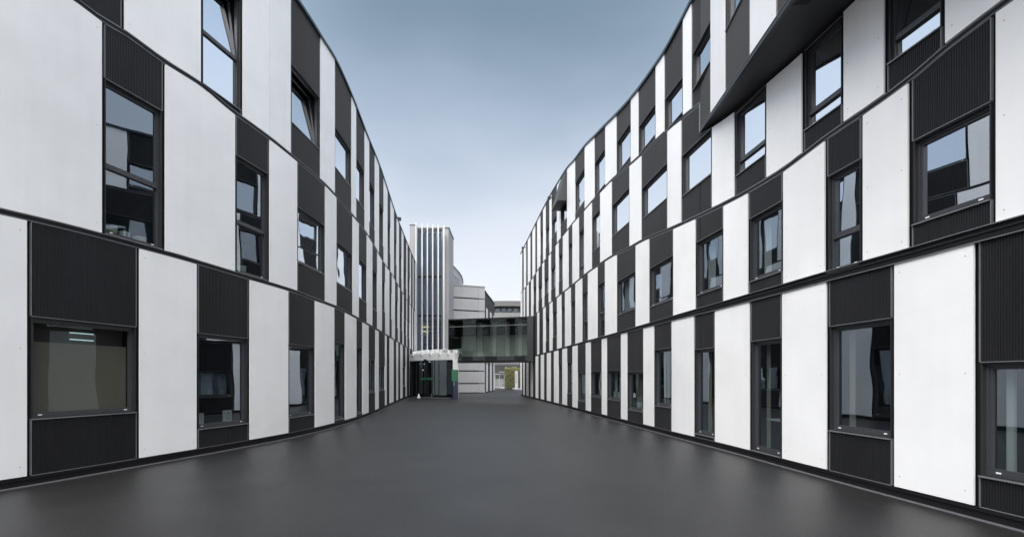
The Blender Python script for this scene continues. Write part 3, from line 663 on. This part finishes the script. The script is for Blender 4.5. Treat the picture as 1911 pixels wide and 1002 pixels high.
# grey block
gb = thing('grey_block', 'plain grey block of wide horizontal panels with dark joints behind the glass bridge', 'building', (X_(870, 66), 68, 0))
fr3, w3 = frame(831, 63.8, 904.6, 65.7)
ub = (893-831)/(904.6-831)*w3
rows = [533, 556.2, 579.5, 602, 624.5, 647, 669.5, 692, 715.3, 734.2]
m = MB(); m.lbox(fr3, .02, w3-.02, 0, Z_(531.5, 64.8)-.1, -8, -.06); m.build('core_wall', BLACK, gb)
for i in range(9):
    za, zb2 = Z_(rows[i], 64.8), Z_(rows[i+1], 64.8); zb2 = max(zb2, 0.02)
    for a, b, j in ((0, ub-.008, .075), (ub+.008, w3, .05)):
        m = MB(); m.lbox(fr3, a, b, zb2+j, za-j, -.06, 0); m.build('grey_panel', GREYP, gb)
m = MB(); m.lbox(fr3, -.05, w3+.05, Z_(533, 64.8)-.06, Z_(533, 64.8)+.06, -8, .05); m.build('roof_coping', GREYW, gb)
m = MB(); m.lbox(fr3, w3+.002, w3+.03, 0, Z_(533, 64.8)-.1, -8, -.03); m.build('end_wall', GREYP, gb)

# curved white building with louvre window
cb = thing('curved_white_building', 'pale building with rounded corner and louvred window rising behind the grey block', 'building', (X_(845, 72), 72, 0))
cs = [(825, 62.8), (831, 64.4), (837, 66), (845, 68.2), (851, 70.4), (857, 72.8), (861, 75.3), (863.3, 78), (864, 81)]
pp = [(X_(p, d), d) for p, d in cs]; ht = CAMH+14.3
def plan(pts):
    r = []
    for i, (x, y) in enumerate(pts):
        x0, y0 = pts[max(i-1, 0)]; x1, y1 = pts[min(i+1, len(pts)-1)]; l = hypot(x1-x0, y1-y0); r.append((x, y, (y1-y0)/l, -(x1-x0)/l))
    return r
q = plan(pp); m = MB(); m.slab(q, [0]*len(q), [ht]*len(q), -.5, 0); m.build('wall', GREYP, cb, smooth=False)
m = MB(); m.slab(q, [ht+.002]*len(q), [ht+.12]*len(q), -.5, .08); m.build('roof_edge', GREYW, cb)
m = MB(); m.add([(x, y, ht-.05) for x, y in pp]+[(-18, 81, ht-.05), (-18, 63, ht-.05)], [tuple(range(len(pp)+2))]); m.build('roof', GREYW, cb)
frw, ww = frame(842.8, 67.5, 856, 72.3); zt_, zb_ = CAMH+(PY-511)*67.6/F, CAMH+(PY-540)*67.6/F
m = MB(); m.lbox(frw, 0, ww, zb_, zt_, -.02, .06, 0); wl = m.build('window', PALE, cb)
for k in range(7):
    m = MB(); z = zb_+.2+(zt_-zb_-.2)*k/6; m.lbox(frw, .05, ww-.05, z-.05, z, .062, .12); m.build('slat', DARKM, wl)
m = MB(); m.lbox(frw, 0, .25, zb_, zt_, .062, .10); m.build('shadow_side', DARKM, wl) if False else None

# far striped facade
FS = [(904.6, 66.2), (909, 69), (914, 71.6), (918, 74.2), (920.6, 76), (922.6, 78.5)]
sf = thing('striped_annexe', 'narrow far building with upright black and white strips beyond the grey block', 'building', (X_(913, 72), 73, 0))
dS = pchip([p for p, _ in FS], [d for _, d in FS]); zS = CAMH+10.75
def strip(a, b, z0, z1, o0, o1, mt, nm):
    pts = plan([(X_(a+(b-a)*i/3, dS(a+(b-a)*i/3)), dS(a+(b-a)*i/3)) for i in range(4)]); m = MB(); m.slab(pts, [z0]*4, [z1]*4, o0, o1); return m.build(nm, mt, sf)
strip(904.6, 922.6, 0, zS, -.6, -.02, BLACK, 'wall')
for a, b, w_k in ((904.8, 907, 0), (907, 909.9, 1), (909.9, 914.2, 0), (914.2, 917.2, 1), (917.2, 920.4, 0), (920.4, 922.6, 1)):
    for z0, z1 in ((.1, 3.6), (3.68, 7.1), (7.18, 10.7)): strip(a+.1, b-.1, z0, z1, 0, .04, WHITE if w_k else GREYD if False else (WHITE if w_k else RIB), 'white_panel' if w_k else 'ribbed_panel')
strip(904.6, 922.6, zS+.002, zS+.12, -.6, .1, COPE, 'roof_coping')
m = MB(); m.box(X_(904, 67), X_(922, 78), 78.5, 79, 0, zS); m.build('rear_wall', BLACK, sf)

# far round building
rb = thing('round_building', 'distant rounded grey building with ribbon windows under a dark roof rim', 'building', (1, 125, 0))
RC = (-1.0, 128.0); RR = 20.0
def arc(r, a0=200, a1=340, n=36): return [(RC[0]+r*cos(radians(a0+(a1-a0)*i/n)), RC[1]+r*sin(radians(a0+(a1-a0)*i/n)), cos(radians(a0+(a1-a0)*i/n)), sin(radians(a0+(a1-a0)*i/n))) for i in range(n+1)]
DR = RC[1]-RR
RG = mat('round_grey', (.13, .13, .135), .6, noise=[((.3, .3, .3), .1)]); RGD = mat('round_dark', (.10, .10, .105), .6); RGL = mat('round_light', (.21, .21, .215), .6, noise=[((.3, .3, .3), .1)])
def ring(r0, r1, z0, z1, mt, nm):
    a = arc(RR); m = MB(); m.slab(a, [z0]*len(a), [z1]*len(a), r0, r1); return m.build(nm, mt, rb)
ring(-2, .5, Z_(571.5, DR), Z_(562, DR), RG, 'roof_rim'); ring(-3, -.6, Z_(583, DR), Z_(571.5, DR)-.01, RGD, 'window_wall')
ring(-2, .2, Z_(596, DR), Z_(583.5, DR), RGL, 'parapet'); ring(-3, -.4, 0, Z_(596, DR)-.01, RGD, 'wall')
m = MB(); m.cyl(RC, RR-2.1, RR-2.1, Z_(566, DR), Z_(565, DR), 40); m.build('roof', RGD, rb)
for k in range(22):
    a = radians(232+k*3.6); c = (RC[0]+(RR-.55)*cos(a), RC[1]+(RR-.55)*sin(a)); 
    m = MB(); frk = (c[0], c[1], -sin(a), cos(a), cos(a), sin(a)); m.lbox(frk, -.45, .45, Z_(582, DR), Z_(574.5, DR), 0, .05)
    wk = m.build('window', RG if k % 3 == 0 else FRAME, rb)
    m = MB(); m.lbox(frk, -.35, .35, Z_(581, DR), Z_(575.5, DR), .055, .06); m.build('pane', GLO, wk)

# glass bridge
br = thing('glass_bridge', 'enclosed green-grey glass footbridge in black frame linking the two sides overhead', 'bridge', (X_(915, 46), 47, Z_(675, 46)))
fb, wb = frame(836.6, 47.4, 995.5, 45.0)
BD = 46.1; zt_, zb_ = Z_(592.6, BD), Z_(675.0, BD); dp = 2.8
u1 = wb*(984.5-836.6)/(995.5-836.6)
def bb(nm, mt, u0, u1_, z0, z1, d0, d1, only=None):
    m = MB(); m.lbox(fb, u0, u1_, z0, z1, d0, d1)
    if only is not None: m.f = [m.f[only]]; m.m = [0]
    return m.build(nm, mt, br)
bb('roof', BLACK, 0, wb, zt_-.12, zt_, -dp, 0); bb('floor', BLACK, 0, wb, zb_, zb_+.12, -dp, 0)
bb('end_panel', DARKM, u1, wb, zb_-.003, zt_+.003, -dp-.004, .004); bb('end_post', BLACK, -.003, .07, zb_-.002, zt_+.002, -dp, .003)
INN = mat('bridge_inner', (.27, .32, .285), .8, noise=[((.5, .5, .15), .25)]); INN2 = mat('bridge_ceiling', (.05, .052, .046), .8); BREFL = mat('bridge_reflection', (.42, .46, .44), .7)
bb('rear_screen', INN, .08, u1-.003, zb_+.12, Z_(621, BD), -dp+.03, -dp+.1); bb('rear_header', INN2, .08, u1-.003, Z_(621, BD)+.003, zt_-.12, -dp+.03, -dp+.1)
bb('rail', GREYW, .08, u1-.003, Z_(607.8, BD), Z_(606.8, BD), -.10, -.06); bb('kick_panel', DARKM, .08, u1-.003, Z_(673, BD), Z_(664.5, BD), -.14, -.06)
np_ = 7
for i in range(np_):
    a = .075+(u1-.08)*i/np_; b = .075+(u1-.08)*(i+1)/np_
    bb('glass_pane', GB, a+.006, b-.006, zb_+.12, zt_-.12, -.03, -.02, 4)
for u, ww in ((.235, .07), (.445, .045), (.615, .05), (.775, .055), (.905, .075)):     # pale strips painting in the reflection of the striped facades
    bb('reflection_stripe', BREFL, u1*u, u1*(u+ww), zb_+.13, zt_-.13, -dp+.11, -dp+.16)

# yard beyond: hedge, sign, fence, post, kerb, wall
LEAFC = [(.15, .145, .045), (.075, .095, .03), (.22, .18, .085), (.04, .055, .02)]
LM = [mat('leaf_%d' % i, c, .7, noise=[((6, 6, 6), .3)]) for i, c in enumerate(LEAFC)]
hd = thing('hedge', 'yellow green clipped hedge seen under the bridge beside the white post', 'hedge', (X_(956, 90), 90, 0))
m = MB(); hx0, hx1 = X_(943, 90), X_(972, 90); hz = Z_(687, 90)
m.box(hx0+.25, hx1-.1, 90.2, 91.2, 0, hz-.3); m.build('stems', mat('hedge_inner', (.03, .035, .012), .9), hd)
m = MB()
for k in range(7000):
    face = random.random(); x = random.uniform(hx0, hx1); z = random.uniform(.05, hz)+(.12*sin(x*5)); y = 90+random.uniform(-.12, .25)
    if face < .25: z = hz+random.uniform(-.25, .15)+.1*sin(x*4); y = 90+random.uniform(0, 1.2)
    elif face < .4: x = hx0+random.uniform(-.12, .2); y = 90+random.uniform(0, 1.2)
    s = random.uniform(.05, .11); a = random.uniform(0, pi); b = random.uniform(-.8, .8)
    u = (cos(a)*s, sin(a)*s*.5, sin(b)*s); v_ = (-sin(a)*s*.4, cos(b)*s*.3, s*.8)
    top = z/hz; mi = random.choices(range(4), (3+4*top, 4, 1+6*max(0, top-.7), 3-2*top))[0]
    m.add([(x-u[0], y-u[1], z-u[2]), (x-v_[0], y-v_[1], z-v_[2]), (x+u[0], y+u[1], z+u[2]), (x+v_[0], y+v_[1], z+v_[2])], [(0, 1, 2, 3)], mi)
m.build('foliage', LM, hd, kind='stuff')
ps_ = thing('sign_board', 'white upright sign post with small lilac notice in front of the hedge', 'sign', (X_(963, 87), 87, 0))
m = MB(); m.box(X_(961, 87), X_(966.6, 87), 86.9, 87.1, 0, Z_(692, 87)); m.build('post', PALE, ps_)
m = MB(); m.box(X_(962, 87), X_(964.6, 87), 86.87, 86.895, Z_(714, 87), Z_(697, 87)); m.build('notice', mat('lilac', (.42, .36, .46), .6), ps_)
m = MB(); m.box(X_(971.2, 84), X_(974.4, 84), 84, 84.4, 0, Z_(675, 84)); tag(m.build('white_pillar', PALE), 'slim white pillar at the far end of the right building', 'pillar')
m = MB(); a = PT(923, 0, 102); b = PT(976, 0, 84)
m.box8([(a[0], a[1], 0), (b[0], b[1], 0), (b[0], b[1]+.4, 0), (a[0], a[1]+.4, 0), (a[0], a[1], .22), (b[0], b[1], .22), (b[0], b[1]+.4, .22), (a[0], a[1]+.4, .22)])
m.build('kerb', PALE, kind='structure')
fn = thing('mesh_fence', 'grey railing with square panels across the yard left of the hedge', 'fence', (X_(933, 98), 98, 0))
FG = mat('fence_grey', (.30, .30, .31), .5)
for k in range(4):
    x = X_(923.5+k*6.2, 98); m = MB(); m.box(x-.06, x+.06, 97.9, 98.1, 0, Z_(706, 98)); m.build('post', FG, fn)
for k in range(3):
    xa, xb = X_(923.5+k*6.2, 98)+.07, X_(929.7+k*6.2, 98)-.07; m = MB()
    for j in range(8): xx = xa+(xb-xa)*j/7; m.box(xx-.018, xx+.018, 97.97, 98.03, .15, 1.6)
    for zz in (.12, .85, 1.62): m.box(xa, xb, 97.95, 98.05, zz-.03, zz+.03)
    m.build('railing', FG, fn)
m = MB(); m.box(X_(920, 104), X_(976, 104), 104, 104.4, 0, 4.4); tag(m.build('yard_wall', mat('yard_dark', (.035, .037, .04), .7, noise=[((.6, .6, .6), .3)])), 'dark wall across the yard behind the grey railing', 'wall')
sh = thing('yard_shelter', 'low shelter with pale flat roof rails behind the grey railing', 'shelter', (X_(933, 100), 100, 0))
m = MB(); m.box(X_(923, 100), X_(943, 100), 99.8, 101, Z_(698.6, 100), Z_(697, 100)); m.build('roof', FG, sh)
m = MB(); m.box(X_(931, 100), X_(943, 100), 99.5, 101, Z_(694.4, 100), Z_(693.2, 100)); m.build('upper_rail', FG, sh)
for p in (924, 932.5, 941):
    m = MB(); m.box(X_(p, 100)-.05, X_(p, 100)+.05, 99.9, 100, 0, Z_(698.6, 100)); m.build('post', FG, sh)
m = MB(); m.box(X_(923, 86), X_(968, 86), 86, 86.25, Z_(677, 86), Z_(675.6, 86)); tag(m.build('white_beam', PALE), 'thin white beam spanning just below the glass bridge far away', 'beam')

# ------------------------------------------------------------------ small things on window sills
def on_sill(wid, t, d=-.26):
    wn, fr, (G0, G1, H0, H1) = WINS[wid]; u = G0+(G1-G0)*t; return (fr[0]+fr[2]*u+fr[4]*d, fr[1]+fr[3]*u+fr[5]*d, H0)
CREAM = mat('ceramic_cream', (.62, .60, .50), .35); YEL = mat('ceramic_yellow', (.50, .48, .25), .4); CER = mat('ceramic_white', (.68, .70, .66), .35)
SOIL = mat('soil', (.03, .02, .015), .9); GREEN = mat('plant_green', (.05, .10, .03), .6)
def board(wid):      # inner window board that carries the pots
    wn, fr, (G0, G1, H0, H1) = WINS[wid]; m = MB(); m.lbox(fr, G0, G1, H0-.03, H0, -.42, -.205); m.build('inner_sill', FRAME, wn)
for i in ('L10', 'L11', 'LG1', 'RG3', 'RG4'): board(i)
def bowl(name, p, r, h, mt, lab, cat='pot', grp=None):
    m = MB(); n = 18; prof = [(r*.70, 0), (r*.95, h*.35), (r, h*.9), (r, h), (r*.86, h), (r*.8, h*.6)]
    v = [(p[0]+q*cos(2*pi*i/n), p[1]+q*sin(2*pi*i/n), p[2]+z) for q, z in prof for i in range(n)]
    f = [(j*n+i, j*n+(i+1)%n, (j+1)*n+(i+1)%n, (j+1)*n+i) for j in range(5) for i in range(n)]+[tuple(range(n))[::-1], tuple(range(5*n, 6*n))]
    m.add(v, f); return tag(m.build(name, mt, smooth=False), lab, cat, grp)
gp = 'bowls on the first floor sill'
bowl('bowl', on_sill('L10', .10), .07, .16, YEL, 'yellowish bowl nearest the left edge of the first floor window', 'bowl', gp)
bowl('bowl', on_sill('L10', .27), .10, .20, CREAM, 'tallest pale bowl, second in the row on the left first floor sill', 'bowl', gp)
bowl('bowl', on_sill('L10', .50), .10, .14, CER, 'low white bowl, third in the row on the left first floor sill', 'bowl', gp)
bowl('bowl', on_sill('L10', .80), .12, .13, CREAM, 'broad cream bowl at the right end of the left first floor sill', 'bowl', gp)
pt_ = thing('potted_plant', 'white pot with thin green plant in the narrow first floor window on the left', 'plant', on_sill('L11', .45))
q = on_sill('L11', .45)
o = bowl('pot', q, .10, .20, CER, 'x'); del o['label']; del o['category']; o.parent = pt_; o.location = (-q[0], -q[1], -q[2])
m = MB()
for k in range(22):
    a = random.uniform(0, 2*pi); l = random.uniform(.08, .2); h = random.uniform(.2, .5); c = cos(a)*l; s = sin(a)*l
    b0 = (q[0], q[1], q[2]+.17); mid = (q[0]+c*.5, q[1]+s*.5, q[2]+.17+h); tip = (q[0]+c, q[1]+s, q[2]+.17+h*.9)
    m.add([b0, (mid[0]-s*.06, mid[1]+c*.06, mid[2]), tip, (mid[0]+s*.06, mid[1]-c*.06, mid[2])], [(0, 1, 2, 3)])
m.build('leaves', GREEN, pt_)
for t_, lab, s in ((.20, 'small white box with dark mark left of the patterned box on the ground floor sill', .085), (.78, 'larger pale box with round pattern on the ground floor sill', .13)):
    q = on_sill('LG1', t_); wn, fr, _ = WINS['LG1']; f2 = (q[0], q[1], *fr[2:])
    r_ = thing('ornament_box', lab, 'box', q, 'boxes on the ground floor sill')
    m = MB(); m.lbox(f2, -s, s, q[2], q[2]+.24+s*.4, -.04, .02); m.build('box_body', CER, r_)
    m = MB()
    for k in range(8 if s > .1 else 2):
        a = 2*pi*k/8; uu = cos(a)*s*.55 if s > .1 else 0; zz = q[2]+.15+(sin(a)*s*.6 if s > .1 else k*.06)
        m.lbox(f2, uu-.014, uu+.014, zz-.014, zz+.014, .022, .026)
    m.build('box_pattern', SOIL, r_)
for t_, lab in ((.2, 'left glass vase behind the curtained ground floor window on the right'), (.55, 'right glass vase behind the curtained ground floor window on the right')):
    bowl('vase', on_sill('RG3', t_, -.235), .09, .26, CER, lab, 'vase', 'vases in the right ground floor window')
q = on_sill('RG4', .35); bowl('pot', q, .12, .22, CER, 'pale pot low in the ground floor window on the right', 'pot')
# desk with paper flower
wn, fr, (G0, G1, H0, H1) = WINS['RG6']
dk = thing('desk', 'pale desk top with dark cabinet inside the tall ground floor window', 'desk', (fr[0]+fr[4]*-.7, fr[1]+fr[5]*-.7, H0))
m = MB(); m.lbox(fr, G0+.02, G1-.01, .86, .89, -1.1, -.28); m.build('desk_top', CURT, dk)
m = MB(); m.lbox(fr, G1-.30, G1-.02, H0, .855, -1.0, -.35); m.build('cabinet', ROOM, dk)
m = MB(); m.lbox(fr, G0+.05, G0+.08, H0, .855, -1.0, -.9); m.build('leg', FRAME, dk)
fl = thing('paper_flower', 'white paper flower cut-out standing on the desk behind the glass', 'ornament', (fr[0]+fr[2]*(G0+G1)*.5+fr[4]*-.3, fr[1]+fr[3]*(G0+G1)*.5+fr[5]*-.3, .89))
m = MB(); cu = G0+(G1-G0)*.68; n = 40; ring_ = []
for k in range(n):
    a = 2*pi*k/n; r = .13+.03*abs(sin(a*4)); ring_.append((cu+r*cos(a), 1.20+r*sin(a)))
P = lambda uu, d, z: (fr[0]+fr[2]*uu+fr[4]*d, fr[1]+fr[3]*uu+fr[5]*d, z)
m.add([P(u, -.30, z) for u, z in ring_]+[P(u, -.31, z) for u, z in ring_], [tuple(range(n)), tuple(range(2*n-1, n-1, -1))]+[(i, (i+1)%n, n+(i+1)%n, n+i) for i in range(n)])
m.build('petals', CER, fl)
m = MB(); m.lbox(fr, cu-.015, cu+.015, .89, 1.08, -.31, -.30); m.build('stem', CER, fl)
wn, fr, (G0, G1, H0, H1) = WINS['RG5']
m = MB(); m.lbox(fr, G0+.02, G1-.02, .95, 1.22, -.75, -.35); 
m.v = [(x, y, z-(.12 if (i % 8) in (4, 7) and False else 0)) for i, (x, y, z) in enumerate(m.v)]
tag(m.build('green_cushion', mat('lime_fabric', (.22, .30, .06), .8)), 'lime green cushion on the bench inside the slim ground floor window', 'cushion')
m = MB(); m.lbox(fr, G0, G1, H0, .95-.003, -.9, -.4); tag(m.build('bench', mat('bench_grey', (.16, .16, .17), .8)), 'grey bench inside the slim ground floor window below the green cushion', 'bench')
